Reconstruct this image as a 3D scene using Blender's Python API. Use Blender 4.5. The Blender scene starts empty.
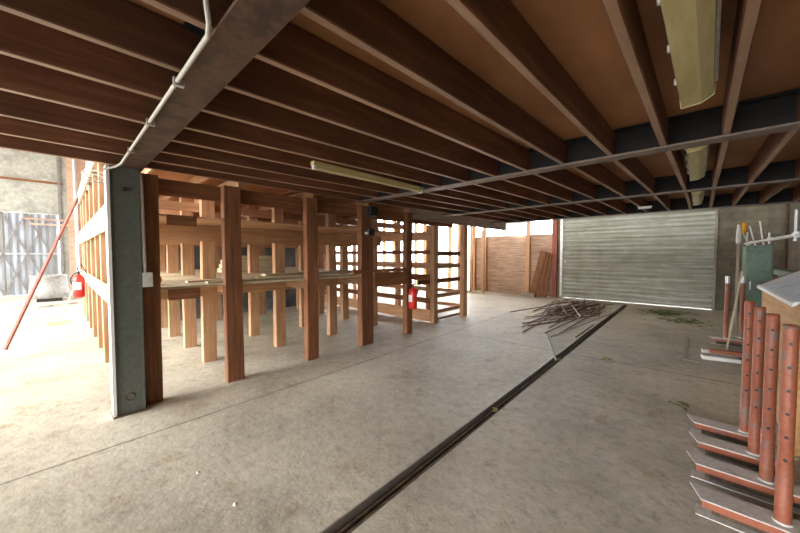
import bpy, bmesh, math, random
from mathutils import Vector, Matrix
random.seed(7)
sc = bpy.context.scene
C = bpy.data.collections.new('scene'); sc.collection.children.link(C)
PI = math.pi

# ---------------------------------------------------------------- materials
def nodes(name):
    m = bpy.data.materials.new(name); m.use_nodes = True
    nt = m.node_tree; b = nt.nodes['Principled BSDF']
    return m, nt, b
def ramp(nt, src, stops):
    r = nt.nodes.new('ShaderNodeValToRGB'); e = r.color_ramp.elements
    while len(e) < len(stops): e.new(0.5)
    for k, (p, c) in enumerate(stops): e[k].position = p; e[k].color = (*c, 1)
    nt.links.new(src, r.inputs[0]); return r
def noise(nt, vec, scale, detail=4, rough=.6):
    n = nt.nodes.new('ShaderNodeTexNoise'); n.inputs['Scale'].default_value = scale
    n.inputs['Detail'].default_value = detail; n.inputs['Roughness'].default_value = rough
    nt.links.new(vec, n.inputs['Vector']); return n
def coords(nt, sc_=(1,1,1), kind='Object'):
    t = nt.nodes.new('ShaderNodeTexCoord'); mp = nt.nodes.new('ShaderNodeMapping')
    mp.inputs['Scale'].default_value = sc_
    if kind == 'World':
        g = nt.nodes.new('ShaderNodeNewGeometry'); nt.links.new(g.outputs['Position'], mp.inputs[0])
    else: nt.links.new(t.outputs[kind], mp.inputs[0])
    return mp.outputs[0]
def mixc(nt, a, b, fac, mode='MIX'):
    m = nt.nodes.new('ShaderNodeMix'); m.data_type = 'RGBA'; m.blend_type = mode
    for s, v in ((0, fac), (6, a), (7, b)):
        if hasattr(v, 'links'): nt.links.new(v, m.inputs[s])
        else: m.inputs[s].default_value = v if s == 0 else (*v, 1)
    return m.outputs[2]
def bump(nt, b, h, strength=.3, dist=.01):
    n = nt.nodes.new('ShaderNodeBump'); n.inputs['Strength'].default_value = strength
    n.inputs['Distance'].default_value = dist
    nt.links.new(h, n.inputs['Height']); nt.links.new(n.outputs[0], b.inputs['Normal'])
def wood(name, dark, mid, light, axis, rough=.75):
    m, nt, b = nodes(name)
    s = [14, 14, 14]; s['xyz'.index(axis)] = .9
    v = coords(nt, tuple(s), 'World')
    n = noise(nt, v, 1.6, 6, .65)
    r = ramp(nt, n.outputs['Fac'], [(.3, dark), (.5, mid), (.72, light)])
    v2 = coords(nt, (1, 1, 1), 'World'); n2 = noise(nt, v2, 1.3, 3)
    r2 = ramp(nt, n2.outputs['Fac'], [(.3, (.72, .70, .68)), (.7, (1, 1, 1))])
    c = mixc(nt, r.outputs[0], r2.outputs[0], 1.0, 'MULTIPLY')
    oi = nt.nodes.new('ShaderNodeObjectInfo')
    r3 = ramp(nt, oi.outputs['Random'], [(0, (.8, .78, .76)), (1, (1.12, 1.08, 1.04))])
    c = mixc(nt, c, r3.outputs[0], 1.0, 'MULTIPLY')
    nt.links.new(c, b.inputs['Base Color']); b.inputs['Roughness'].default_value = rough
    bump(nt, b, n.outputs['Fac'], .25, .004)
    return m
def plain(name, col, rough=.6, metal=0, var=.25, scale=6, spec=None):
    m, nt, b = nodes(name)
    n = noise(nt, coords(nt, (1, 1, 1), 'World'), scale, 5)
    lo = tuple(x * (1 - var) for x in col); hi = tuple(min(1, x * (1 + var)) for x in col)
    r = ramp(nt, n.outputs['Fac'], [(.3, lo), (.7, hi)])
    nt.links.new(r.outputs[0], b.inputs['Base Color'])
    b.inputs['Roughness'].default_value = rough; b.inputs['Metallic'].default_value = metal
    if spec is not None: b.inputs['Specular IOR Level'].default_value = spec
    return m
def patchy(name, base, spots, thr=.55, scale=5, rough=.6, metal=0):
    m, nt, b = nodes(name)
    v = coords(nt, (1, 1, 1), 'World')
    n = noise(nt, v, scale, 8, .7)
    r = ramp(nt, n.outputs['Fac'], [(thr - .04, (0, 0, 0)), (thr + .06, (1, 1, 1))])
    n2 = noise(nt, v, scale * 5, 4); r2 = ramp(nt, n2.outputs['Fac'], [(.3, tuple(x * .8 for x in base)), (.7, tuple(min(1, x * 1.15) for x in base))])
    nt.links.new(mixc(nt, r2.outputs[0], spots, r.outputs[0]), b.inputs['Base Color'])
    b.inputs['Roughness'].default_value = rough; b.inputs['Metallic'].default_value = metal
    bump(nt, b, n2.outputs['Fac'], .15, .003)
    return m

M = {}
# aged framing timber, one per grain direction
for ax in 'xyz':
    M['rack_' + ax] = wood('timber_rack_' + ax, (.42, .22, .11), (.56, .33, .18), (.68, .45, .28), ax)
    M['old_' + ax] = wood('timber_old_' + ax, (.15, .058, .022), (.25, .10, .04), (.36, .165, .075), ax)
    M['joist_' + ax] = wood('timber_joist_' + ax, (.11, .045, .022), (.17, .068, .034), (.26, .12, .065), ax, .7)
    M['pale_' + ax] = wood('timber_pale_' + ax, (.52, .44, .28), (.68, .60, .42), (.80, .74, .56), ax)
    M['grey_' + ax] = wood('timber_grey_' + ax, (.28, .24, .20), (.40, .35, .29), (.52, .47, .40), ax)
M['red'] = wood('timber_red_post', (.22, .055, .035), (.36, .10, .07), (.46, .17, .12), 'z')
M['pink'] = wood('timber_pink_boards', (.52, .30, .22), (.66, .42, .31), (.76, .54, .42), 'y')
M['board_wall'] = wood('weathered_board_wall', (.26, .16, .11), (.46, .31, .22), (.66, .50, .38), 'x')
M['backdrop'] = plain('dark_weathered_sheet', (.13, .14, .145), .5, 0, .6, 2.2)

def mat_ply():
    m, nt, b = nodes('ceiling_plywood')
    v = coords(nt, (1, .35, 1), 'World'); n = noise(nt, v, 3, 6)
    r = ramp(nt, n.outputs['Fac'], [(.3, (.28, .12, .05)), (.7, (.50, .235, .105))])
    nt.links.new(r.outputs[0], b.inputs['Base Color']); b.inputs['Roughness'].default_value = .65
    return m
M['ply'] = mat_ply()
def mat_floor():
    m, nt, b = nodes('worn_concrete_floor')
    g = nt.nodes.new('ShaderNodeNewGeometry'); pos = g.outputs['Position']
    n1 = noise(nt, pos, .7, 6, .6); r1 = ramp(nt, n1.outputs['Fac'], [(.3, (.40, .37, .30)), (.5, (.50, .47, .39)), (.7, (.58, .55, .465))])
    n2 = noise(nt, pos, 12, 12, .75); r2 = ramp(nt, n2.outputs['Fac'], [(.33, (.60, .57, .52)), (.45, (.90, .88, .85)), (.56, (1.0, .99, .97)), (.7, (1.14, 1.13, 1.1))])
    c = mixc(nt, r1.outputs[0], r2.outputs[0], 1, 'MULTIPLY')
    n3 = noise(nt, pos, 2.3, 5, .75); r3 = ramp(nt, n3.outputs['Fac'], [(.56, (1, 1, 1)), (.70, (.74, .62, .48))])
    c = mixc(nt, c, r3.outputs[0], .9, 'MULTIPLY')
    n5 = noise(nt, pos, 1.3, 7, .7); r5 = ramp(nt, n5.outputs['Fac'], [(.34, (.80, .79, .78)), (.5, (1, 1, 1)), (.66, (1.1, 1.09, 1.06))])
    c = mixc(nt, c, r5.outputs[0], 1, 'MULTIPLY')
    # pits and grit
    n4 = noise(nt, pos, 26, 5, .7); r4 = ramp(nt, n4.outputs['Fac'], [(.30, (.45, .40, .34)), (.38, (1, 1, 1))])
    c = mixc(nt, c, r4.outputs[0], .7, 'MULTIPLY')
    # pour joints: one along Y near x=-3.6, one across at y=5.65 and hair cracks
    sx = nt.nodes.new('ShaderNodeSeparateXYZ'); nt.links.new(pos, sx.inputs[0])
    def mth(op, a, b2=None, c2=None):
        q = nt.nodes.new('ShaderNodeMath'); q.operation = op
        for i, v in enumerate((a, b2, c2)):
            if v is None: continue
            if hasattr(v, 'links'): nt.links.new(v, q.inputs[i])
            else: q.inputs[i].default_value = v
        return q.outputs[0]
    wob = mth('MULTIPLY', mth('SUBTRACT', noise(nt, pos, 6, 4).outputs['Fac'], .5), .03)
    lx = mth('ABSOLUTE', mth('ADD', mth('ADD', mth('MULTIPLY_ADD', sx.outputs['Y'], .03, 3.52), sx.outputs['X']), wob))
    ly = mth('ABSOLUTE', mth('ADD', mth('SUBTRACT', sx.outputs['Y'], 5.66), mth('ADD', mth('MULTIPLY', sx.outputs['X'], -.03), wob)))
    wv = mth('MULTIPLY', noise(nt, pos, 1.1, 3).outputs['Fac'], .026)
    j = mth('MAXIMUM', mth('LESS_THAN', lx, wv), mth('MULTIPLY', mth('LESS_THAN', ly, wv), mth('GREATER_THAN', sx.outputs['X'], -3.7)))
    c = mixc(nt, c, (.16, .13, .10), mth('MULTIPLY', j, .75))
    nt.links.new(c, b.inputs['Base Color'])
    b.inputs['Roughness'].default_value = .62; b.inputs['Specular IOR Level'].default_value = .35
    h = mth('ADD', mth('MULTIPLY', n2.outputs['Fac'], .6), mth('MULTIPLY', n4.outputs['Fac'], .4))
    bump(nt, b, h, .75, .014)
    return m
M['floor'] = mat_floor()
def mat_block():
    m, nt, b = nodes('old_blockwork')
    t = coords(nt, (1, 1, 1), 'World')
    sx = nt.nodes.new('ShaderNodeSeparateXYZ'); nt.links.new(t, sx.inputs[0])
    ad = nt.nodes.new('ShaderNodeMath'); ad.operation = 'ADD'; nt.links.new(sx.outputs[0], ad.inputs[0]); nt.links.new(sx.outputs[1], ad.inputs[1])
    cb = nt.nodes.new('ShaderNodeCombineXYZ'); nt.links.new(ad.outputs[0], cb.inputs[0]); nt.links.new(sx.outputs[2], cb.inputs[1])
    br = nt.nodes.new('ShaderNodeTexBrick'); nt.links.new(cb.outputs[0], br.inputs['Vector'])
    br.inputs['Scale'].default_value = 1; br.inputs['Brick Width'].default_value = .45; br.inputs['Row Height'].default_value = .215
    br.inputs['Mortar Size'].default_value = .01
    br.inputs['Color1'].default_value = (.19, .18, .145, 1); br.inputs['Color2'].default_value = (.23, .21, .165, 1); br.inputs['Mortar'].default_value = (.16, .15, .13, 1)
    n = noise(nt, t, 2, 6, .7); r = ramp(nt, n.outputs['Fac'], [(.3, (.55, .5, .45)), (.7, (1.05, 1, .9))])
    nt.links.new(mixc(nt, br.outputs[0], r.outputs[0], 1, 'MULTIPLY'), b.inputs['Base Color'])
    b.inputs['Roughness'].default_value = .9; bump(nt, b, br.outputs['Fac'], -.2, .01)
    return m
M['block'] = mat_block()
M['concrete_wall'] = patchy('rendered_concrete_wall', (.42, .41, .35), (.30, .29, .25), .52, 1.6, .9)
M['beam'] = patchy('rusted_beam_paint', (.105, .055, .033), (.055, .028, .018), .5, 6, .75)
M['flange'] = patchy('beam_flange_paint', (.20, .15, .125), (.13, .08, .06), .6, 9, .45)
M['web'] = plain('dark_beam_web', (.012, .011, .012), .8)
M['green'] = patchy('green_grey_paint', (.105, .118, .100), (.08, .06, .04), .66, 4, .45)
M['galv'] = plain('galvanised', (.55, .56, .55), .4, .6, .2, 12)
M['conduit'] = plain('conduit_grey_plastic', (.62, .60, .54), .45, 0, .1)
M['white'] = plain('white_paint', (.75, .75, .72), .5, 0, .08)
M['black'] = plain('black_plastic', (.02, .02, .022), .45, 0, .2)
M['redp'] = plain('extinguisher_red', (.62, .03, .025), .3, 0, .08)
M['orange'] = patchy('red_oxide_paint', (.33, .10, .05), (.20, .15, .13), .58, 9, .5)
M['steelgrey'] = patchy('scuffed_grey_steel', (.60, .57, .53), (.46, .33, .26), .63, 8, .4, 0)
M['rust'] = plain('rusty_rod', (.13, .075, .05), .8, .2, .5, 20)
M['rodgrey'] = plain('grey_rod', (.24, .22, .21), .6, .4, .3, 15)
M['drain'] = patchy('drain_rust', (.055, .04, .028), (.11, .07, .035), .5, 14, .8)
M['angle'] = plain('worn_steel_angle', (.35, .31, .27), .5, .4, .2, 12)
M['leaf'] = plain('dried_leaf', (.30, .28, .08), .8, 0, .4, 30)
M['weed'] = plain('weed_green', (.13, .17, .06), .8, 0, .4, 30)
M['orange_glove'] = plain('orange_cloth', (.75, .22, .06), .8, 0, .2)
M['box_ply'] = wood('box_plywood', (.42, .22, .08), (.55, .31, .13), (.64, .40, .19), 'y')
M['machine'] = patchy('faded_green_paint', (.15, .23, .17), (.12, .16, .11), .6, 3, .5)
M['stone'] = plain('pale_stone', (.7, .66, .56), .8, 0, .2, 30)
M['plastic_sheet'] = plain('white_plastic_sheet', (.80, .80, .78), .5, 0, .05)
M['bin'] = patchy('weathered_grey', (.34, .33, .31), (.22, .2, .17), .55, 3, .8)
M['amber'] = plain('amber_plastic', (.85, .42, .04), .35, 0, .1)
def mat_lens():
    m, nt, b = nodes('aged_light_diffuser')
    n = noise(nt, coords(nt, (6, .8, 6), 'World'), 2, 3)
    r = ramp(nt, n.outputs['Fac'], [(.35, (.52, .43, .19)), (.65, (.66, .58, .31))])
    nt.links.new(r.outputs[0], b.inputs['Base Color']); b.inputs['Roughness'].default_value = .25
    return m
M['lens'] = mat_lens()
def mat_lid():
    m, nt, b = nodes('streaky_grey_lid')
    n = noise(nt, coords(nt, (3, 14, 3), 'World'), 1.6, 5, .6)
    r = ramp(nt, n.outputs['Fac'], [(.36, (.10, .11, .12)), (.44, (.52, .56, .60)), (.6, (.66, .69, .72))])  # dark streaks paint the lid's glossy reflections into its colour
    nt.links.new(r.outputs[0], b.inputs['Base Color']); b.inputs['Roughness'].default_value = .3
    return m
M['lid'] = mat_lid()
def mat_door():
    m, nt, b = nodes('galvanised_shutter')
    v = coords(nt, (.25, 1, 7), 'World'); n = noise(nt, v, 2, 6, .7)
    r = ramp(nt, n.outputs['Fac'], [(.3, (.24, .25, .21)), (.5, (.38, .39, .34)), (.7, (.55, .56, .51))])
    n2 = noise(nt, coords(nt, (1, 1, 1), 'World'), 3, 6); r2 = ramp(nt, n2.outputs['Fac'], [(.35, (.8, .78, .7)), (.65, (1, 1, 1))])
    nt.links.new(mixc(nt, r.outputs[0], r2.outputs[0], 1, 'MULTIPLY'), b.inputs['Base Color'])
    b.inputs['Roughness'].default_value = .42; b.inputs['Metallic'].default_value = .4
    return m
M['shutter'] = mat_door()
def mat_gate():
    m, nt, b = nodes('gate_sheet_metal')
    v = coords(nt, (1, 2.5, .4), 'World'); n = noise(nt, v, 1.8, 5, .7)
    r = ramp(nt, n.outputs['Fac'], [(.3, (.24, .22, .19)), (.5, (.32, .34, .37)), (.72, (.42, .46, .52))])
    nt.links.new(r.outputs[0], b.inputs['Base Color']); b.inputs['Roughness'].default_value = .45; b.inputs['Metallic'].default_value = .3
    return m
M['gate'] = mat_gate()

# ---------------------------------------------------------------- mesh helpers
class MB:
    def __init__(s): s.v = []; s.f = []; s.sm = []
    def add(s, vs, fs, smooth=False):
        k = len(s.v); s.v += [tuple(v) for v in vs]; s.f += [tuple(i + k for i in f) for f in fs]; s.sm += [smooth] * len(fs); return s
    def box(s, x0, x1, y0, y1, z0, z1, R=None):
        vs = [Vector((x, y, z)) for z in (z0, z1) for y in (y0, y1) for x in (x0, x1)]
        if R is not None:
            c = Vector(((x0 + x1) / 2, (y0 + y1) / 2, (z0 + z1) / 2)); vs = [c + R @ (v - c) for v in vs]
        return s.add(vs, [(0, 2, 3, 1), (4, 5, 7, 6), (0, 1, 5, 4), (2, 6, 7, 3), (0, 4, 6, 2), (1, 3, 7, 5)])
    def bar(s, a, b, w, h, up=(0, 0, 1)):
        a = Vector(a); b = Vector(b); d = (b - a).normalized(); u = Vector(up)
        r = d.cross(u)
        if r.length < 1e-4: r = d.cross(Vector((1, 0, 0)))
        r.normalize(); u = r.cross(d).normalized()
        vs = [p + r * sx * w / 2 + u * sy * h / 2 for p in (a, b) for sy in (-1, 1) for sx in (-1, 1)]
        return s.add(vs, [(0, 2, 3, 1), (4, 5, 7, 6), (0, 1, 5, 4), (2, 6, 7, 3), (0, 4, 6, 2), (1, 3, 7, 5)])
    def tube(s, pts, r, n=10, caps=True):
        pts = [Vector(p) for p in pts]; rings = []
        rr = r if isinstance(r, (list, tuple)) else [r] * len(pts)
        prev = None
        for i, p in enumerate(pts):
            d = (pts[min(i + 1, len(pts) - 1)] - pts[max(i - 1, 0)]).normalized()
            if prev is None:
                a = d.cross(Vector((0, 0, 1)))
                if a.length < 1e-3: a = d.cross(Vector((1, 0, 0)))
            else: a = prev - d * prev.dot(d)
            a.normalize(); prev = a; b2 = d.cross(a)
            rings.append([p + (a * math.cos(2 * PI * k / n) + b2 * math.sin(2 * PI * k / n)) * rr[i] for k in range(n)])
        vs = [v for R_ in rings for v in R_]; fs = []
        for i in range(len(pts) - 1):
            for k in range(n): fs.append((i * n + k, i * n + (k + 1) % n, (i + 1) * n + (k + 1) % n, (i + 1) * n + k))
        s.add(vs, fs, True)
        if caps: s.add(rings[0], [tuple(reversed(range(n)))]); s.add(rings[-1], [tuple(range(n))])
        return s
    def lathe(s, c, prof, n=20):
        vs = [(c[0] + r * math.cos(2 * PI * k / n), c[1] + r * math.sin(2 * PI * k / n), c[2] + z) for r, z in prof for k in range(n)]
        fs = [(i * n + k, i * n + (k + 1) % n, (i + 1) * n + (k + 1) % n, (i + 1) * n + k) for i in range(len(prof) - 1) for k in range(n)]
        return s.add(vs, fs, True)
def wpos(o):
    p = Vector((0, 0, 0))
    while o: p += o.location; o = o.parent
    return p
def obj(name, mb, mat, parent=None, origin=None, bev=0):
    me = bpy.data.meshes.new(name)
    off = wpos(parent) if parent else Vector((0, 0, 0))
    loc = Vector(origin) - off if origin is not None else Vector((0, 0, 0))
    tot = off + loc
    me.from_pydata([Vector(v) - tot for v in mb.v], [], mb.f); me.update()
    for p, s_ in zip(me.polygons, mb.sm): p.use_smooth = s_
    me.materials.append(mat)
    o = bpy.data.objects.new(name, me); C.objects.link(o); o.location = loc
    if parent: o.parent = parent
    if bev:
        b = o.modifiers.new('b', 'BEVEL'); b.width = bev; b.segments = 2; b.limit_method = 'ANGLE'
    return o
def tag(o, label, cat, group=None, kind=None):
    o['label'] = label; o['category'] = cat
    if group: o['group'] = group
    if kind: o['kind'] = kind
    return o
def thing(name, loc, label, cat, group=None):
    o = bpy.data.objects.new(name, None); C.objects.link(o); o.location = loc; o.empty_display_size = .1
    return tag(o, label, cat, group)
def single(name, mb, mat, label, cat, group=None, origin=None, bev=0):
    return tag(obj(name, mb, mat, None, origin, bev), label, cat, group)
def struct(name, mb, mat, label=None, parent=None):
    o = obj(name, mb, mat, parent)
    if not parent:
        o['kind'] = 'structure'
        if label: o['label'] = label; o['category'] = name.split('_')[0]
    return o
def box(*a): return MB().box(*a)
def rough_box(x0, x1, y0, y1, z0, z1, seg=14, amp=.006, axis=2):
    """sawn timber: a box divided along its length with slight wander"""
    mb = MB(); lo = [x0, y0, z0]; hi = [x1, y1, z1]; a, b = [i for i in range(3) if i != axis]
    rings = []
    ph = [random.random() * 6 for _ in range(4)]
    for k in range(seg + 1):
        t = k / seg; base = lo[axis] + (hi[axis] - lo[axis]) * t
        oa = amp * math.sin(t * 4 + ph[0]) * .7; ob = amp * math.sin(t * 3.2 + ph[1]) * .7
        q = []
        c = .006
        for (ua, ub) in ((lo[a] + c, lo[b]), (hi[a] - c, lo[b]), (hi[a], lo[b] + c), (hi[a], hi[b] - c), (hi[a] - c, hi[b]), (lo[a] + c, hi[b]), (lo[a], hi[b] - c), (lo[a], lo[b] + c)):
            p = [0, 0, 0]; p[axis] = base; p[a] = ua + oa + random.uniform(-1, 1) * amp * .15; p[b] = ub + ob + random.uniform(-1, 1) * amp * .15
            q.append(tuple(p))
        rings.append(q)
    n = 8; vs = [v for r in rings for v in r]
    fs = [(i * n + k, i * n + (k + 1) % n, (i + 1) * n + (k + 1) % n, (i + 1) * n + k) for i in range(seg) for k in range(n)]
    fs += [tuple(reversed(range(n))), tuple(range(seg * n, seg * n + n))]
    if axis == 1: fs = [tuple(reversed(f)) for f in fs]
    return mb.add(vs, fs)

# ---------------------------------------------------------------- setting
YB = 13.0; XR = 1.69; XG = -19.5
def sl(y): return -1.55 - .0125 * (y - 1)     # left edge of the slot
def floor_mesh():
    mb = MB(); y0, y1 = -6, 12.55; w = .13; d = .07
    L0, L1 = sl(y0), sl(y1)
    z = 0
    mb.add([(-24, -6, z), (L0, -6, z), (L1, y1, z), (-24, y1, z)], [(0, 1, 2, 3)])
    mb.add([(L0 + w, -6, z), (XR + .2, -6, z), (XR + .2, y1, z), (L1 + w, y1, z)], [(0, 1, 2, 3)])
    mb.add([(-24, y1, z), (XR + .2, y1, z), (XR + .2, YB + .25, z), (-24, YB + .25, z)], [(0, 1, 2, 3)])
    mb.add([(L0, -6, z), (L0, -6, -d), (L1, y1, -d), (L1, y1, z)], [(0, 1, 2, 3)])
    mb.add([(L0 + w, -6, z), (L0 + w, -6, -d), (L1 + w, y1, -d), (L1 + w, y1, z)], [(3, 2, 1, 0)])
    mb.add([(L0, -6, -d), (L0 + w, -6, -d), (L1 + w, y1, -d), (L1, y1, -d)], [(0, 1, 2, 3)])
    mb.add([(L1, y1, -d), (L1 + w, y1, -d), (L1 + w, y1, z), (L1, y1, z)], [(0, 1, 2, 3)])
    return mb
struct('floor', floor_mesh(), M['floor'])
gm = MB(); gm.add([(-80, -60, -.1), (60, -60, -.1), (60, 80, -.1), (-80, 80, -.1)], [(0, 1, 2, 3)])
g = obj('ground', gm, plain('outdoor_concrete', (.5, .49, .46), .9, 0, .15, 1)); g['kind'] = 'structure'

# steel drain channel set in the slot
t = thing('drain_channel', (sl(1) + .065, 1, 0), 'long dark rusty steel channel sunk in the concrete floor, running to the roller shutter', 'drain')
def along(xo0, xo1, z0, z1, y0=-5.9, y1=12.5):
    return MB().add([(sl(y0) + xo0, y0, z0), (sl(y0) + xo1, y0, z0), (sl(y1) + xo1, y1, z0), (sl(y1) + xo0, y1, z0),
                     (sl(y0) + xo0, y0, z1), (sl(y0) + xo1, y0, z1), (sl(y1) + xo1, y1, z1), (sl(y1) + xo0, y1, z1)],
                    [(0, 3, 2, 1), (4, 5, 6, 7), (0, 1, 5, 4), (1, 2, 6, 5), (2, 3, 7, 6), (3, 0, 4, 7)])
obj('channel_floor', along(.005, .125, -.068, -.055), M['drain'], t)
obj('centre_rib', along(.055, .07, -.055, -.02), M['drain'], t)
obj('edge_angle', along(.001, .014, -.055, .004), M['angle'], t)
obj('edge_angle', along(.116, .129, -.055, .004), M['drain'], t)

# plywood deck that makes the ceiling
struct('ceiling', box(-4.34, XR, -6, 8.5, 2.72, 2.76), M['ply'])
struct('ceiling', MB().box(-4.34, XR + .2, -6.2, YB + .2, 6.5, 6.6).box(-21, -4.34, -3.2, YB + .2, 6.5, 6.6), M['grey_y'])      # unseen shed roof above the deck, added to darken shutter and yard
struct('ceiling', box(XG - .3, -14.5, -9, -3.2, 7.0, 7.1), M['grey_y'])         # unseen roof, added to cut the daylight on the gate side of the yard


# walls
struct('wall_right', box(XR, XR + .2, -6, YB + .2, 0, 6.5), M['block'])
wb = MB().box(.42, XR, YB, YB + .2, 0, 6.5).box(-3.72, .42, YB, YB + .2, 3.35, 6.5).box(-3.9, -3.72, YB, YB + .2, 0, 6.5)
struct('wall_back', wb, M['block'])
# board wall with open windows above, studs
struct('wall_back_boards', box(-7.7, -3.95, YB, YB + .06, 0, 2.42), M['board_wall']) if False else None
bw = MB()
for k in range(11): bw.box(-7.7, -3.91, YB - .005 * (k % 2), YB + .06, .004 + k * .22, .004 + k * .22 + .221)
o = obj('wall_back', bw, M['board_wall']); o['kind'] = 'structure'
struct('wall_back', box(-20, -3.72, YB - .02, YB + .2, 4.3, 6.5), M['grey_x'])
# gate wall on the far side of the yard
gw = MB().box(XG - .3, XG, -9, -2.95, 0, 7).box(XG - .3, XG, -2.95, .04, 3.28, 7).box(XG - .3, XG, .04, .3, 0, 7)
struct('wall_left', gw, M['concrete_wall'])
struct('trim_1', box(XG, XG + .05, -9, .2, 4.52, 4.6), M['old_y'])
struct('wall_left', box(XG - .3, XG + .0, .3, 4.5, 0, 7), M['pink'])
struct('trim_2', box(XG, XG + .06, .04, .13, 0, 6.9), M['rodgrey'])
for k, (y, z) in enumerate(((.55, 7), (.95, 7))):
    single('wall_pipe', MB().tube([(XG + .12, y, 0), (XG + .12, y, z)], .06), M['galv'],
           'pale vertical pipe on the pinkish boarding right of the lattice gate', 'pipe', 'pipes on the pinkish boarding')

# ---------------------------------------------------------------- lattice gate
t = thing('lattice_gate', (XG + .1, -1.4, 0), 'pale sheet metal folding gate with diamond lattice bars under the concrete wall', 'gate')
g = MB(); n = 60; y0, y1 = -2.9, .0
vs = []
for k in range(n + 1):
    y = y0 + (y1 - y0) * k / n; x = XG + .04 + .011 * math.sin(k * PI / 2 + .4)
    vs += [(x, y, .02), (x, y, 3.25)]
g.add(vs, [(2 * k, 2 * k + 1, 2 * k + 3, 2 * k + 2) for k in range(n)])
obj('gate_sheet', g, M['gate'], t)
for k in range(5):
    ya = -2.9 + k * .62; 
    obj('gate_upright', MB().bar((XG + .1, ya + .2, .02), (XG + .1, ya + .2, 3.2), .03, .02), M['angle'], t)
g2 = []
for k in range(-3, 6):
    for sg in (1, -1):
        for (z0, z1) in ((0.05, 1.65), (1.65, 3.25)):
            ya = -2.7 + k * .62; yb = ya + sg * .62
            if min(ya, yb) < -2.92 or max(ya, yb) > .02: continue
            obj('lattice_bar', MB().bar((XG + .13 + .012 * sg, ya, z0), (XG + .13 + .012 * sg, yb, z1), .05, .012, (1, 0, 0)), M['rodgrey'], t)
obj('cross_rail', MB().box(XG + .09, XG + .12, -2.9, -.02, 1.62, 1.68), M['galv'], t)
for z in (2.98, 3.0 - .22):
    single('wooden_rail', MB().box(XG + .5, XG + .56, -.9 if z > 2.9 else -.75, .5, z, z + .06), M['pink'],
           'thin pinkish horizontal rail in front of the lattice gate, ' + ('upper of two' if z > 2.9 else 'lower of two'), 'rail', 'pinkish rails by the gate')
for z in (0,):
    single('rail_post', MB().bar((XG + .53, .46, 0), (XG + .53, .46, 3.1), .06, .06), M['pink'], 'thin pinkish upright carrying the rails beside the gate', 'post')

# ---------------------------------------------------------------- roller shutter
t = bpy.data.objects.new('door_1', None); C.objects.link(t); t.location = (-1.65, YB, 0); t['kind'] = 'structure'
t['label'] = 'wide corrugated galvanised roller shutter closing the far wall'; t['category'] = 'door'
g = MB(); ns = 23; z0, z1 = .022, 3.3; per = (z1 - z0) / ns; prof = []
for k in range(ns):
    for j in range(8):
        u = j / 8; zz = z0 + per * (k + u); prof.append((-.05 * math.sin(PI * u) if j else 0, zz))
prof.append((0, z1)); nx = 24; xs = [-3.72 + 4.12 * i / nx for i in range(nx + 1)]
vs = [(x, YB - .02 + d + .006 * math.sin(x * 2.1 + zz * .8), zz) for x in xs for d, zz in prof]; P_ = len(prof)
g.add(vs, [(i * P_ + j, (i + 1) * P_ + j, (i + 1) * P_ + j + 1, i * P_ + j + 1) for i in range(nx) for j in range(P_ - 1)], True)
obj('shutter_curtain', g, M['shutter'], t)
obj('bottom_rail', MB().box(-3.7, .38, YB - .05, YB - .0, .010, .05), M['shutter'], t)
obj('guide_rail', MB().box(-3.77, -3.69, YB - .1, YB + .02, 0, 3.4), M['galv'], t)
gr = obj('guide_rail', MB().box(.36, .42, YB - .12, YB + .02, 0, 3.2), M['grey_z'], t)
obj('bolt', MB().tube([(-3.6, YB - .03, 1.35), (-3.6, YB - .1, 1.35)], .035), M['white'], t)

# ---------------------------------------------------------------- steel beams with flanges
def beam(y0, y1, zb, depth, xa, xb, label, wide):
    t = thing('steel_beam', (xa, (y0 + y1) / 2, zb), label, 'beam')
    ym = (y0 + y1) / 2
    obj('bottom_flange', MB().box(xa, xb, y0, y1, zb, zb + .016), M['flange'] if not wide else M['beam'], t)
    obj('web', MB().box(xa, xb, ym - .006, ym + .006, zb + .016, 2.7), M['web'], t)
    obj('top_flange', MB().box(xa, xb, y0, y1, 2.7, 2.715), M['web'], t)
    return t
BY = [(.44, .61), (3.4, 3.55), (5.9, 6.04), (8.38, 8.5)]
beam(.44, .61, 2.47, .25, -4.34, XR - .01, 'wide rust-brown steel beam overhead, nearest to the camera, resting on the green column', True)
beam(3.40, 3.55, 2.478, .22, -4.2, XR - .01, 'thin-edged steel beam crossing the ceiling just beyond the large fluorescent light', False)
beam(5.9, 6.04, 2.478, .22, -4.2, XR - .01, 'steel beam crossing the ceiling beyond the second fluorescent light', False)
beam(8.38, 8.5, 2.478, .22, -4.2, XR - .01, 'steel beam at the far edge of the ceiling in front of the roller shutter', False)

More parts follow.
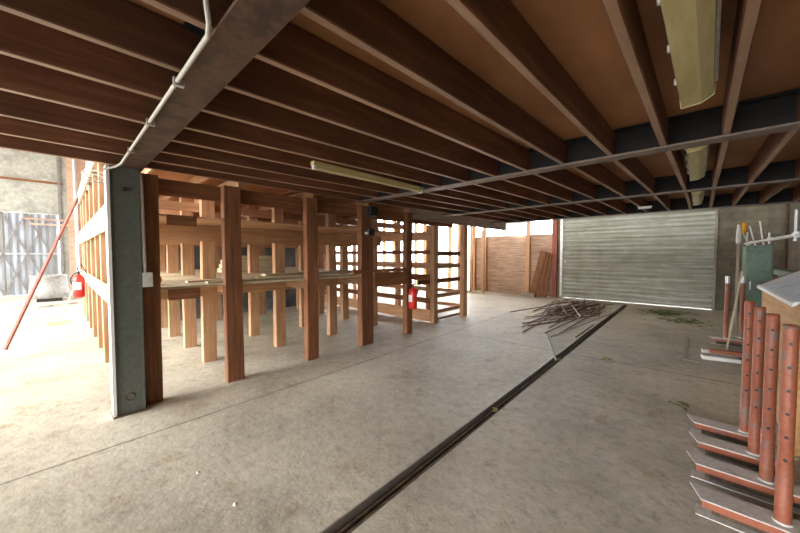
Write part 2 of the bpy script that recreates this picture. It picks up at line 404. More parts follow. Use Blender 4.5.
# ---------------------------------------------------------------- joists
bays = [(-6, .517), (.533, 3.469), (3.481, 5.964), (5.976, 8.434)]
lanes = [
    [(x, x) for x in (1.5, 1.05, .6, .15, -.3, -.72, -1.05, -1.44, -1.87, -2.28, -2.78, -3.29, -3.79, -4.28)],
    [(1.6, 1.6), (1.26, 1.26), (.90, .90), (.50, .50), (.12, .14), (-.26, -.22), (-.67, -.59), (-1.09, -.99), (-1.49, -1.35), (-1.88, -1.71), (-2.29, -2.09), (-2.69, -2.49), (-3.06, -2.88), (-3.46, -3.28), (-3.86, -3.69), (-4.2, -4.1)],
    [(1.6, 1.6), (1.25, 1.22), (.88, .85), (.49, .47), (.145, .15), (-.21, -.14), (-.60, -.49), (-.96, -.84), (-1.35, -1.22), (-1.72, -1.58), (-2.1, -1.95), (-2.5, -2.34), (-2.88, -2.7), (-3.28, -3.1), (-3.68, -3.52), (-4.1, -3.95)],
    [(1.58, 1.56), (1.2, 1.18), (.84, .80), (.47, .47), (.15, .17), (-.14, -.11), (-.50, -.43), (-.85, -.78), (-1.23, -1.16), (-1.59, -1.5), (-1.96, -1.86), (-2.35, -2.25), (-2.71, -2.62), (-3.11, -3.02), (-3.53, -3.45), (-3.96, -3.9)]]
names_b = ['bay left of the green column', 'bay between the brown beam and the next beam', 'bay beyond the second fluorescent light', 'bay next to the roller shutter']
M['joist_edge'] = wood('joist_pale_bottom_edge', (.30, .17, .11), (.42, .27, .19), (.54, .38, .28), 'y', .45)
for bi, (ya, yb) in enumerate(bays):
    mesh0 = None
    for xa, xb in lanes[bi]:
        if mesh0 is None:
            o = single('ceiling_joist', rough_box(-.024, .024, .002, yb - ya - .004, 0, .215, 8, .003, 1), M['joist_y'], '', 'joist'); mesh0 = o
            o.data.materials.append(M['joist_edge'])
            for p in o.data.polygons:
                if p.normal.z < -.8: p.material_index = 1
        else:
            o = mesh0.copy(); C.objects.link(o)
        o.location = (xa, ya, 2.5); o.rotation_euler.z = -math.atan((xb - xa) / (yb - ya))
        o['label'] = 'reddish-brown timber joist under the plywood ceiling, ' + names_b[bi]
        o['group'] = 'ceiling joists, ' + names_b[bi]

# ---------------------------------------------------------------- green column
t = thing('steel_column', (-4.22, .45, 0), 'grey-green painted steel column with rust stains at the front corner of the timber rack', 'column')
obj('web_plate', MB().box(-4.16, -4.148, .35, .56, .012, 2.468), M['green'], t)
obj('flange', MB().box(-4.32, -4.13, .325, .35, .012, 2.468), M['white'], t)['label'] = 'column flange coloured white for the light on its edge'  # white puts the daylight on this flange into its colour
obj('flange', MB().box(-4.26, -4.14, .56, .575, .012, 2.468), M['green'], t)
obj('base_plate', MB().box(-4.33, -4.11, .32, .59, 0, .012), M['rust'], t)
obj('rust_ring', MB().tube([(-4.147 , .455 + .035 * math.cos(a), .17 + .035 * math.sin(a)) for a in [k * PI / 8 for k in range(17)]], .006, 6), M['rust'], t)
obj('bolt', MB().tube([(-4.148, .46, 2.25), (-4.12, .46, 2.25)], .02, 6), M['black'], t)

# ---------------------------------------------------------------- conduits
cp = [(-4.1, .30, 2.40), (-4.06, .39, 2.44), (-3.95, .42, 2.455)] + [(-3.95 + (2.53) * k / 8, .42, 2.455) for k in range(1, 9)] + [(-1.37, .41, 2.475), (-1.335, .39, 2.54), (-1.32, .38, 2.715)]
t = thing('electrical_conduit', (-2.7, .42, 2.455), 'pale cable conduit running along the edge of the wide brown beam', 'conduit')
obj('conduit_tube', MB().tube(cp, .010, 8), M['conduit'], t)
for x in (-3.4, -2.6, -1.9): obj('saddle_clip', MB().box(x - .012, x + .012, .405, .45, 2.436, 2.474), M['galv'], t)
t = thing('switch_conduit', (-4.17, .59, 1.3), 'vertical white conduit with a switch box on the dark corner post', 'conduit')
obj('conduit_tube', MB().tube([(-4.165, .585, 2.42), (-4.165, .59, 2.3), (-4.165, .60, 1.42)], .018, 8), M['conduit'], t)
b = obj('switch_box', MB().box(-4.2, -4.14, .575, .665, 1.27, 1.42), M['conduit'], t, None, .006)
obj('switch_toggle', MB().box(-4.14, -4.130, .605, .635, 1.33, 1.36), M['steelgrey'], b)
t = single('wire_coil', MB().tube([(-4.5 + .02 * math.sin(a * 2), .27 + .09 * math.cos(a), 2.36 + .05 * math.sin(a) + .006 * a) for a in [k * PI / 8 for k in range(34)]], .007, 6) .tube([(-4.5,.38,2.42),(-4.4,.36,2.5)], .007, 6), M['white'],
           'loops of white cable hanging at the top of the green column', 'cable')

# ---------------------------------------------------------------- the timber storage rack
R0 = (-4.3, .7, 0)
rack = thing('timber_rack', R0, 'large open timber storage rack of brown posts and plank shelves beside the green column', 'rack')
def rp(name, mb, mat, **k): return obj(name, mb, mat, rack, **k)
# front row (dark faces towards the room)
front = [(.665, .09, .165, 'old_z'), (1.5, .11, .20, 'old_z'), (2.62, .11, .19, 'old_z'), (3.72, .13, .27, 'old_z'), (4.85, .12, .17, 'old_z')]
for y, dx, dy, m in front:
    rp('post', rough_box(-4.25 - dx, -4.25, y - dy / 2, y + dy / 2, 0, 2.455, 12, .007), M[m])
for y, dy in ((6.0, .15), (7.3, .19)):
    rp('post', rough_box(-4.56, -4.44, y - dy / 2, y + dy / 2, 0, 2.455, 12, .005), M['rack_z'])
# inner rows
rows = [-5.35, -6.42, -7.5, -8.6]
for x in rows:
    for y in (1.52, 2.62, 3.72, 4.85):
        rp('post', rough_box(x - .055, x + .055, y - .09, y + .09, 0, 2.62, 10, .008), M['rack_z'])
# end row towards the yard, standing taller
for x in (-5.35, -6.42, -7.5, -8.6, -9.7, -10.8, -11.9):
    rp('post', rough_box(x - .05, x + .05, .42, .56, 0, 3.0, 12, .006), M['rack_z'])
rp('rail', box(-12, -4.42, .385, .42, 1.02, 1.22), M['pale_x'])
rp('rail', box(-12, -4.42, .385, .42, 1.90, 2.2), M['pale_x'])
rp('rail', box(-12, -4.42, .385, .42, 2.95, 3.25), M['pale_x'])
# top beams
rp('top_beam', rough_box(-4.425, -4.385, .60, 4.0, 2.27, 2.455, 16, .004, 1), M['old_y'])
rp('top_beam', rough_box(-4.425, -4.385, 4.0, 6.6, 2.27, 2.455, 12, .004, 1), M['old_y'])
rp('fascia_beam', rough_box(-4.43, -4.36, 4.96, 9.5, 2.36, 2.60, 12, .004, 1), M['grey_y'])
for x in (-5.3, -6.37, -7.45, -8.55):
    rp('top_beam', box(x - .15, x - .107, .57, 6.1, 2.24, 2.36), M['rack_y'])
    rp('shelf_beam', box(x + .006, x + .05, .57, 5.0, 1.80, 2.02), M['rack_y'])
for k in range(9):                                            # roof joists of the rack
    y = .8 + k * .6
    rp('roof_joist', box(-9.2, -4.36, y - .022, y + .022, 2.62, 2.74), M['rack_x'])
rp('deck', box(-9.2, -4.36, .58, 6.1, 2.745, 2.77), M['rack_y'])
# upper shelf
rp('upper_shelf', box(-9.1, -4.262, .60, 4.75, 2.03, 2.048), M['rack_y'])
rp('shelf_edge', box(-4.262, -4.245, .815, 1.10, 1.93, 2.045), M['old_y'])
# lower shelf, planks
xs = -4.28
k = 0
while xs > -9.0:
    w = .19 + random.random() * .04
    rp('shelf_plank', box(xs - w, xs - .006, .6, 4.75, 1.222 + .004 * (k % 2), 1.245 + .004 * (k % 2)), M['pale_y']); xs -= w; k += 1
rp('edge_board', box(-4.262, -4.24, .81, 1.12, 1.10, 1.22), M['old_y'])
rp('edge_board', rough_box(-4.245, -4.19, 3.35, 4.80, 1.285, 1.345, 8, .003, 1), M['old_y'])
for y in (1.52, 2.62, 3.72, 4.85):
    rp('cross_beam', box(-8.6, -4.37, y + .092, y + .135, 1.05, 1.222), M['rack_x'])
    rp('cross_beam', box(-8.6, -4.37, y + .092, y + .135, 2.46, 2.615), M['rack_x'])
for x in (-5.35, -6.42, -7.5):
    rp('under_beam', box(x + .057, x + .1, .57, 5.0, 1.0, 1.15), M['rack_y'])
rp('front_beam', box(-4.248, -4.225, 3.86, 4.77, 1.03, 1.28), M['old_y'])
# slatted partition at the far end and slatted bay
for (z0, z1, m) in ((.03, .30, 'rack_x'), (.46, .58, 'old_x'), (.74, .84, 'rack_x'), (.99, 1.14, 'old_x'), (1.28, 1.40, 'rack_x'), (1.62, 1.71, 'old_x'), (1.95, 2.15, 'rack_x')):
    rp('slat', box(-9.1, -4.57, 5.925, 5.96, z0, z1), M[m])
for (z0, z1, m) in ((.02, .07, 'old_y'), (.18, .27, 'rack_y'), (.56, .66, 'rack_y'), (.92, 1.03, 'old_y'), (1.27, 1.38, 'rack_y'), (1.58, 1.69, 'old_y')):
    rp('slat', box(-4.6, -4.565, 5.5 if z0 > .9 and z0 < 1 else 6.08, 7.22, z0, z1), M[m])
for (z0, z1, m) in ((.18, .27, 'rack_x'), (.56, .66, 'rack_x'), (1.27, 1.38, 'rack_x')):
    rp('slat', box(-8.5, -4.57, 7.4, 7.435, z0, z1), M[m])
for x in (-5.7, -6.9, -8.1, -9.1):
    rp('post', rough_box(x - .05, x + .05, 7.26, 7.395, 0, 2.455, 10, .006), M['rack_z'])
    rp('post', rough_box(x - .05, x + .05, 5.965, 6.1, 0, 2.455, 10, .006), M['rack_z'])
rp('brace', MB().bar((-5.2, 5.88, .02), (-4.9, 5.88, .75), .05, .025, (0, 1, 0)), M['old_z'])
# dark sheeting along the rear of the rack with window gaps
rs = MB()
for k in range(20): rs.box(-9.22 - .01 * (k % 2), -9.18, .9 + k * .24, .9 + k * .24 + .236, 0, 2.45)
rp('rear_sheeting', rs, M['backdrop'])
# loose things on the lower shelf
for k, (x, y, l, a) in enumerate(((-4.5, 2.0, 1.5, .03), (-4.62, 2.9, 1.9, -.05), (-4.8, 1.9, 1.6, .06), (-5.0, 3.1, 1.8, .02), (-4.95, 2.2, 1.2, -.1), (-4.42, 3.1, .8, .05))):
    mb = MB().box(x - .05, x + .05, y - l / 2, y + l / 2, 1.2495, 1.2495 + .02, Matrix.Rotation(a, 3, 'Z')) if k not in (3,) else MB().box(x - .09, x + .09, y - l / 2, y + l / 2, 1.2495, 1.30)
    single('loose_plank', mb, M['pale_y'], 'pale loose plank lying on the lower shelf of the timber rack', 'plank', 'loose planks on the lower shelf')
mb = MB()
for j in range(4):
    single('plank', MB().box(-7.15, -6.9, 2.2 + .03 * j, 3.5 - .04 * j, 1.2495 + .085 * j, 1.33 + .085 * j), M['pale_y'], 'thick yellowish plank in the pile at the back of the lower shelf', 'plank', 'yellowish plank pile')
gl = MB(); 
gl.lathe((-4.62, .74, 1.2495), [(.001, 0), (.07, .005), (.09, .05), (.07, .11), (.035, .16), (.001, .175)], 12)
single('orange_cloth', gl, M['orange_glove'], 'crumpled orange cloth on the lower shelf next to the switch box', 'cloth')
# black boxes on the fourth post
t = thing('junction_box', (-4.22, 3.72, 2.35), 'black electrical box at the top of the widest rack post', 'box')
obj('box_body', MB().box(-4.199, -4.10, 3.66, 3.84, 2.28, 2.44), M['black'], t, None, .01)
obj('cable', MB().tube([(-4.15, 3.72, 2.28), (-4.16, 3.73, 2.18), (-4.17, 3.74, 2.1)], .012, 6), M['black'], t)
t = thing('plug_box', (-4.22, 3.74, 2.0), 'small black plug socket hanging halfway down the widest rack post', 'box')
obj('box_body', MB().box(-4.243, -4.17, 3.68, 3.82, 1.94, 2.06), M['black'], t, None, .01)
obj('lamp', MB().tube([(-4.2, 3.64, 1.98), (-4.14, 3.62, 1.97)], .025, 8), M['conduit'], t)

# ---------------------------------------------------------------- fire extinguishers
def extinguisher(x, y, zb, s, label, cable, face=(1, 0)):
    t = thing('fire_extinguisher', (x, y, zb), label, 'fire extinguisher')
    r = .085 * s; h = .42 * s
    obj('cylinder', MB().lathe((x, y, zb), [(.001, 0), (r * .85, 0), (r, .015), (r, h * .82), (r * .85, h * .92), (r * .4, h), (.02, h + .02), (.001, h + .02)], 20), M['redp'], t)
    fx, fy = face; px, py = -fy, fx
    ang = math.atan2(fy, fx); lb = MB(); vs = []
    for k in range(9):
        a = ang - .8 + 1.6 * k / 8
        for z in (.35, .68): vs.append((x + (r + .002) * math.cos(a), y + (r + .002) * math.sin(a), zb + h * z))
    lb.add(vs, [(2 * k, 2 * k + 2, 2 * k + 3, 2 * k + 1) for k in range(8)], True)
    obj('label_sticker', lb, M['white'], t)
    vb = obj('valve', MB().tube([(x, y, zb + h), (x, y, zb + h + .07 * s)], .02 * s, 8), M['black'], t)
    obj('handle', MB().bar((x, y, zb + h + .06 * s), (x + px * .12 * s + fx * .03, y + py * .12 * s + fy * .03, zb + h + .10 * s), .025, .012), M['black'], t)
    obj('hose', MB().tube([(x + fx * .02, y + fy * .02, zb + h + .05 * s)] + [(x - px * (.05 + .06 * math.sin(a)) * s + fx * .03, y - py * (.05 + .06 * math.sin(a)) * s + fy * .03, zb + h + .03 * s - .25 * s * a / PI) for a in [k * PI / 6 for k in range(7)]], .012 * s, 6), M['black'], t)
    obj('hanging_hook', MB().tube(cable, .009, 6), M['black'], t)
extinguisher(-4.15, 4.83, .52, 1.0, 'red fire extinguisher hanging on a post of the timber rack, in the shade', [(-4.15, 4.83, 1.0), (-4.17, 4.84, 1.07), (-4.245, 4.84, 1.1)], (-.25, -.97))
extinguisher(-9.0, .26, .76, 1.05, 'red fire extinguisher with white label hanging on the sunlit yard side of the timber rack', [(-9.0, .26, 1.24), (-9.0, .24, 1.34), (-9.0, .30, 1.42), (-9.0, .385, 1.2)], (.9, -.43))

# ---------------------------------------------------------------- yard side things
single('leaning_pole', MB().bar((-8.5, -.66, 0), (-9.62, .30, 2.8), .038, .038), M['red'], 'long reddish-brown pole leaning against the rack on the yard side', 'pole')
t = thing('broom', (-10.65, -.02, 0), 'broom with a pale handle leaning beside the hanging fire extinguisher', 'broom')
obj('handle', MB().tube([(-10.65, -.02, .08), (-10.8, .37, 1.25)], .018, 8), M['pale_z'], t)
obj('broom_head', MB().box(-10.68, -10.62, -.2, .16, .0, .09), M['pale_x'], t)
t = thing('bin', (-16.6, -.3, 0), 'squat grey weathered bin in front of the lattice gate', 'bin')
obj('bin_body', MB().lathe((-16.6, -.25, .12), [(.001, 0), (.5, 0), (.47, .35), (.42, .7), (.45, .72), (.45, .78), (.38, .78), (.36, .6), (.001, .6)], 16), M['bin'], t)
obj('bin_foot', MB().box(-17.0, -16.2, -.55, .05, 0, .12), M['black'], t)
for k, (a, b2) in enumerate((((-14.9, -.95, .02), (-14.6, .15, .02)), ((-14.5, -.5, .02), (-15.0, .35, .02)))):
    single('board', MB().bar(a, b2, .14, .04), M['grey_y'], ['grey board lying on the yard floor in front of the bin, longer one', 'short grey board lying across the end of the longer board by the bin'][k], 'board')

# ---------------------------------------------------------------- posts in the back wall
def wpost(x, w, z1, m, label, g=None, y=YB - .12):
    single('wall_post', rough_box(x - w / 2, x + w / 2, y - .0, y + .1, 0, z1, 8, .006), M[m], label, 'post', g)
wpost(-3.97, .17, 4.29, 'red', 'reddish post beside the left guide of the roller shutter')
wpost(-4.98, .15, 3.0, 'rack_z', 'orange-brown post in front of the board wall left of the leaning boards')
for x in (-6.9, -7.45, -8.2, -8.75, -9.5, -10.3, -10.9, -11.7, -12.5, -13.3, -14.2, -15.1, -16.0):
    wpost(x, .15 + .03 * ((x * 7) % 1), 4.29, 'rack_z', 'timber stud standing in the bright open far wall behind the rack', 'studs of the open far wall')
single('floor_plate', box(-8.4, -6.4, 11.9, 12.0, 0, .08), M['pale_x'], 'timber plate lying on the floor at the foot of the board wall', 'timber')
for x in (-6.45, -7.0, -7.6):
    wx = single('wall_post', rough_box(x - .06, x + .06, 11.9, 11.99, .08, 4.0 if x < -6.9 else 2.6, 8, .005), M['rack_z'], 'timber post standing on the floor plate in front of the board wall', 'post', 'posts on the floor plate')
single('top_rail', box(-17, -3.72, YB - .12, YB - .04, 3.9, 4.05), M['rack_x'], 'timber rail across the top of the open far wall', 'rail') if False else None
single('plastic_panel', MB().add([(-5.9, 12.874, 2.5), (-5.05, 12.854, 2.42), (-5.05, 12.854, 4.3), (-6.3, 12.874, 4.3), (-5.9, 12.879, 2.5), (-5.05, 12.862, 2.42), (-5.05, 12.862, 4.3), (-6.3, 12.879, 4.3)],
       [(0, 1, 2, 3), (7, 6, 5, 4), (0, 4, 5, 1), (1, 5, 6, 2), (2, 6, 7, 3), (3, 7, 4, 0)]), M['plastic_sheet'], 'white plastic sheet across the window opening above the board wall', 'sheet')
for k, (x, a, h) in enumerate(((-4.6, .16, 1.75), (-4.38, .10, 1.7), (-4.18, .05, 1.65))):
    single('leaning_board', MB().bar((x, 12.45 - .05 * (2 - k), .0 + .01), (x + h * math.tan(a), 12.86 - .05 * (2 - k), h), (.24, .17, .14)[k], .03, (0, 1, 0)), M['old_z'],
           ['greyish board leaning against the far wall, leftmost of three', 'brown board leaning against the far wall, middle one of three', 'brown board leaning next to the reddish post, rightmost of three'][k], 'board')
single('timber_offcut', box(-4.9, -4.45, 12.2, 12.42, 0, .13), M['grey_x'], 'short timber block on the floor at the foot of the leaning boards', 'block')

# ---------------------------------------------------------------- fluorescent lights
def big_light(x0, x1, y0, y1, label, up=0, yaw=0):
    t = thing('fluorescent_light', ((x0 + x1) / 2, (y0 + y1) / 2, 2.5), label, 'light')
    xm = (x0 + x1) / 2; zt, zb = 2.56 + up * .5, 2.43 + up; t.rotation_euler.z = yaw
    obj('housing', MB().box(x0 - .012, x1 + .012, y0, y1, zt - .025, 2.6), M['galv'], t, None, .004)
    # prismatic trough: wide at the top, narrower below
    a = .022; pr = [(x0, zt - .025), (x0 + .003, zb + .03), (x0 + .008, zb), (x1 - .05, zb + .008), (x1 - .004, zb + .038), (x1, zt - .025)]
    m = MB(); n = len(pr)
    m.add([(p[0], y, p[1]) for y in (y0 + .012, y1 - .012) for p in pr], [(k, k + n, k + 1 + n, k + 1) for k in range(n - 1)] + [tuple(range(n)), tuple(reversed(range(n, 2 * n)))])
    obj('diffuser', m, M['lens'], t)
    for y in (y0 + .006, y1 - .006):
        obj('end_cap', MB().add([(p[0] * 1.0, yy, p[1]) for yy in (y - .006, y + .006) for p in [(x0 - .003, zt - .025), (x0, zb + .02), (x0 + .005, zb - .003), (x1 - .05, zb + .005), (x1, zb + .036), (x1 + .003, zt - .025)]],
            [(0, 1, 2, 3, 4, 5), (11, 10, 9, 8, 7, 6)] + [(k, k + 6, (k + 1) % 6 + 6, (k + 1) % 6) for k in range(6)]), M['lens'], t)
    for k in range(4):
        y = y0 + .15 + k * (y1 - y0 - .3) / 3
        obj('clip', MB().box(x0 - .018, x0 - .008, y - .008, y + .008, zt - .045, zt - .015), M['white'], t)
    for y in (y0 + .3, y1 - .3): obj('mounting_bracket', MB().box(xm - .05, xm + .05, y - .02, y + .02, 2.6, 2.72), M['galv'], t)
big_light(-.107, .033, .98, 2.44, 'large fluorescent light with yellowed diffuser, unlit, nearest to the camera', 0, -.022)
big_light(-.085, .045, 3.72, 5.15, 'yellowed fluorescent light, second along the row beyond the first steel beam', .05)
big_light(-.075, .05, 6.3, 7.75, 'yellowed fluorescent light, farthest in the row near the roller shutter', .05)
t = thing('tube_light', (-2.72, 2.5, 2.47), 'slim yellowed batten light with bare tube above the front of the timber rack', 'light')
obj('batten', MB().box(-2.745, -2.685, 1.68, 3.34, 2.46, 2.499), M['lens'], t)
obj('tube', MB().tube([(-2.715, 1.72, 2.448), (-2.715, 3.30, 2.448)], .018, 10), M['lens'], t)
for y in (1.7, 3.32): obj('tube_socket', MB().box(-2.735, -2.695, y - .015, y + .015, 2.425, 2.47), M['white'], t)
t = thing('tube_light', (-.76, 7.4, 2.47), 'short white batten light near the far edge of the ceiling above the roller shutter', 'light')
obj('batten', MB().box(-.83, -.62, 7.40, 7.43, 2.48, 2.4995), M['white'], t)
obj('tube', MB().tube([(-.82, 7.415, 2.468), (-.63, 7.415, 2.468)], .014, 8), M['white'], t)

# ---------------------------------------------------------------- scattered rods
def rod(a, b2, r, mat, lab, grp, bend=0):
    a = Vector(a); b2 = Vector(b2); mid = (a + b2) / 2 + Vector((bend, bend * .5, 0))
    single('metal_rod', MB().tube([a, mid, b2], r, 6), M[mat], lab, 'rod', grp)
RL = 'thin rusty rod in the loose heap on the floor in front of the shutter'; RG = 'rods in the heap'
import itertools
def fl(px, py, z=0):
    f_ = 318.; yaw = math.radians(43); pit = math.atan(11.5 / f_)
    F = Vector((-math.sin(yaw) * math.cos(pit), math.cos(yaw) * math.cos(pit), -math.sin(pit))); R_ = Vector((math.cos(yaw), math.sin(yaw), 0)); U = R_.cross(F)
    d = F + R_ * (px - 400) / f_ + U * (266.5 - py) / f_; tt = (z - 1.6) / d.z
    return Vector((d.x * tt, d.y * tt, z))
seen = [((522, 327), (574, 302)), ((523, 332), (579, 300)), ((545, 333), (605, 306)), ((551, 336.5), (621, 310)), ((560, 333), (605, 307)), ((576, 337), (593, 325)),
        ((547, 323), (563, 313)), ((510, 312), (547, 306)), ((533, 311), (560, 300.5)), ((540, 318), (585, 303)), ((549, 328), (590, 305)), ((556, 321), (597, 303)), ((530, 322), (570, 305))]
for k, (a, b2) in enumerate(seen):
    a = fl(*a, .012 + .012 * (k % 3)); b2 = fl(*b2, .03 + .02 * (k % 4)); rod(a, b2, .012, 'rust' if k % 3 else 'rodgrey', RL, RG)
rod(fl(569, 301, .13), fl(580, 316, .10), .014, 'pale_y', 'pale wooden stick lying on top of the heap of rods', None)
single('metal_rod', MB().tube([fl(546, 332.5, .015), fl(556, 360, .015)], .014, 6), M['rodgrey'], 'grey metal rod lying across the drain channel, apart from the heap', 'rod')
for k in range(46):
    cx = random.gauss(-2.6, .33); cy = random.gauss(9.9, .75); L = random.uniform(1.2, 2.6)
    a = math.radians(random.gauss(78, 14)); z = random.uniform(.012, .14)
    d = Vector((math.cos(a), math.sin(a), 0)) * L / 2
    p = Vector((cx, cy, z)); q1 = p - d; q2 = p + d; q1.z = max(.012, z - random.uniform(0, .08)); q2.z = z + random.uniform(0, .04)
    q1.x = min(q1.x, -1.75); q2.x = min(q2.x, -1.78); q2.y = min(q2.y, 12.0)
    rod(q1, q2, random.uniform(.008, .013), random.choice(['rust', 'rust', 'rust', 'rodgrey', 'old_y']), RL, RG)

# ---------------------------------------------------------------- leaves and grit
def cluster(x, y, n, s, mat, label, cat='leaves', size=.05):
    mb = MB()
    for k in range(n):
        cx = x + random.gauss(0, s); cy = y + random.gauss(0, s); a = random.random() * 6.3; l = size * random.uniform(.6, 1.3); w = l * .35; z = .003 + random.random() * .03
        ca, sa = math.cos(a), math.sin(a)
        pts = [(-l, 0, 0), (-l * .3, -w, .008), (l * .5, -w * .7, .01), (l, 0, .002), (l * .5, w * .7, .012), (-l * .3, w, .01)]
        mb.add([(cx + p[0] * ca - p[1] * sa, cy + p[0] * sa + p[1] * ca, z + p[2]) for p in pts], [(0, 1, 2, 3, 4, 5)])
    o = single('leaf_litter', mb, M[mat], label, cat); o['kind'] = 'stuff'
cluster(-.95, 5.62, 8, .05, 'leaf', 'small yellowish leaves on the floor crack right of the drain channel')
cluster(-.05, 4.42, 9, .05, 'weed', 'small yellow-green leaves on the floor in front of the steel stands')
cluster(-.65, 11.3, 110, .24, 'weed', 'green and brown weeds on the floor by the shutter', size=.10)
cluster(-.2, 10.2, 60, .25, 'weed', 'sparse weeds scattered on the floor right of the drain channel', size=.085)
cluster(-1.5, 5.1, 5, .03, 'leaf', 'dry leaf scraps caught on the edge of the drain channel near the single rod', size=.035)
cluster(-1.47, 3.0, 5, .03, 'leaf', 'dry yellow leaf scraps on the edge of the drain channel in the foreground', size=.03)
cluster(-2.6, 11.9, 70, .35, 'rust', 'brown dry litter on the floor behind the heap of rods', size=.06)
for (px, py, r, lab) in ((235, 505, .011, 'small white stone on the bare floor in the foreground'), (198, 473, .009, 'small yellowish stone on the floor, left of the white one')):
    p = fl(px, py); single('pebble', MB().lathe((p.x, p.y, 0), [(.001, 0), (r, 0), (r * 1.2, r * .6), (r * .6, r * 1.2), (.001, r * 1.3)], 7), M['stone'], lab, 'stone')

# ---------------------------------------------------------------- steel stands
def stand(x, y, label, grp, base=True, holes=6, rot=0, cap=False, xl=-.36, xr=.165, orange_side=True):
    t = thing('steel_stand', (x, y, 0), label, 'stand', grp)
    r = .030; H = 1.22; z0 = .12
    # upright: tube with a notched, half-cut top
    m = MB(); n = 16; rings = []
    for k in range(n):
        a = 2 * PI * k / n; rings.append((math.cos(a), math.sin(a)))
    vs = []
    for (zz, rr) in ((z0, r * 1.12), (.45, r * 1.12), (.452, r), (H - .03, r)):
        vs += [(x + rr * c, y + rr * s_, zz) for c, s_ in rings]
    vs += [(x + r * c, y + r * s_, H + (.0 if abs(s_) > .35 else -.022)) for c, s_ in rings]
    vs += [(x + r * .84 * c, y + r * .84 * s_, H + (.0 if abs(s_) > .35 else -.022)) for c, s_ in rings]
    vs += [(x + r * .84 * c, y + r * .84 * s_, H - .25) for c, s_ in rings]
    m.add(vs, [(i * n + k, i * n + (k + 1) % n, (i + 1) * n + (k + 1) % n, (i + 1) * n + k) for i in range(6) for k in range(n)], True)
    m.add(vs[-n:], [tuple(reversed(range(n)))])
    obj('upright', m, M['orange'], t)
    d = Vector((-x, -y, 0)).normalized(); d = Vector((d.x * .93 - d.y * .37, d.x * .37 + d.y * .93, 0)) if False else d
    for k in range(holes):
        zz = H - .10 - k * .128
        p = Vector((x, y, zz)) + d * (r * .97 if zz > .45 else r * 1.08)
        obj('pin_hole', MB().tube([p, p + d * .004], .0085, 8), M['black'], t)
    if cap: obj('end_cap', MB().tube([(x, y, H - .12), (x, y, H + .005)], r * 1.06, 12), M['galv'], t)
    if base:
        w = .075; hh = .12; xa, xb = x + xl, x + xr
        obj('base_top_plate', MB().add([(xa + .05, y - w, hh - .008), (xb, y - w, hh - .008), (xb, y + w, hh - .008), (xa, y + w, hh - .008), (xa + .05, y - w, hh), (xb, y - w, hh), (xb, y + w, hh), (xa, y + w, hh)],
            [(0, 3, 2, 1), (4, 5, 6, 7), (0, 1, 5, 4), (1, 2, 6, 5), (2, 3, 7, 6), (3, 0, 4, 7)]), M['steelgrey'], t)
        obj('base_side', MB().box(xa + .055, xb, y - w, y - w + .008, hh - .048, hh - .008), M['orange'], t)
        obj('base_side', MB().box(xa + .02, xb, y + w - .008, y + w, hh - .048, hh - .008), M['orange'], t)
        obj('base_web', MB().box(xa + .10, xb, y - .005, y + .005, .006, hh - .008), M['drain'], t)
        obj('base_foot_plate', MB().box(xa + .03, xb, y - w * .75, y + w * .75, 0, .007), M['steelgrey'], t)
        obj('weld_collar', MB().tube([(x, y, hh), (x, y, hh + .012)], r * 1.35, 12), M['steelgrey'], t)
    return t
SG = 'steel stands on channel feet'
stand(.33, 3.88, 'red oxide steel stand, farthest of the four in the foreground group, with pin holes', None, xl=-.36)
stand(.35, 3.50, 'red oxide steel stand, second farthest of the four in the foreground group', None, xl=-.36)
stand(.37, 3.13, 'red oxide steel stand, second nearest of the four in the foreground group', None, xl=-.39)
stand(.385, 2.70, 'red oxide steel stand with scuffed grey top, nearest to the camera', None, xl=-.38)
stand(.41, 8.04, 'plain red oxide steel stand alone on the floor before the right guide of the shutter', None, holes=0, cap=True, xl=-.22, xr=.2)
stand(.62, 8.3, 'red oxide steel stand close to the green cabinet, behind the foreground group', None, holes=0, cap=True, xl=-.12, xr=.2)
single('lean_plank', MB().bar((.40, 7.55, .0), (.585, 8.17, 1.3), .07, .025, (1, 0, 0)), M['pale_z'], 'pale narrow plank leaning beside the stand near the green cabinet', 'plank')
for k, (a, b2, w, m) in enumerate((((.1, 7.2, .03), (.55, 7.25, .03), .16, 'steelgrey'), ((.1, 6.75, .03), (.5, 6.85, .03), .13, 'white'), ((.18, 7.0, .085), (.6, 7.1, .085), .1, 'orange'))):
    single('steel_offcut', MB().bar(a, b2, w, .05), M[m], ['grey steel piece on the floor at the foot of the lone stand', 'whitish steel piece on the floor in front of the lone stand', 'red oxide steel piece lying on top of the grey pieces'][k], 'steel piece')
single('ground_frame', MB().box(-.12, -.07, 6.5, 8.3, 0, .01).box(-.12, .1, 6.45, 6.5, 0, .01), M['angle'], 'thin flat strip outlining a patch of floor left of the steel offcuts', 'strip')

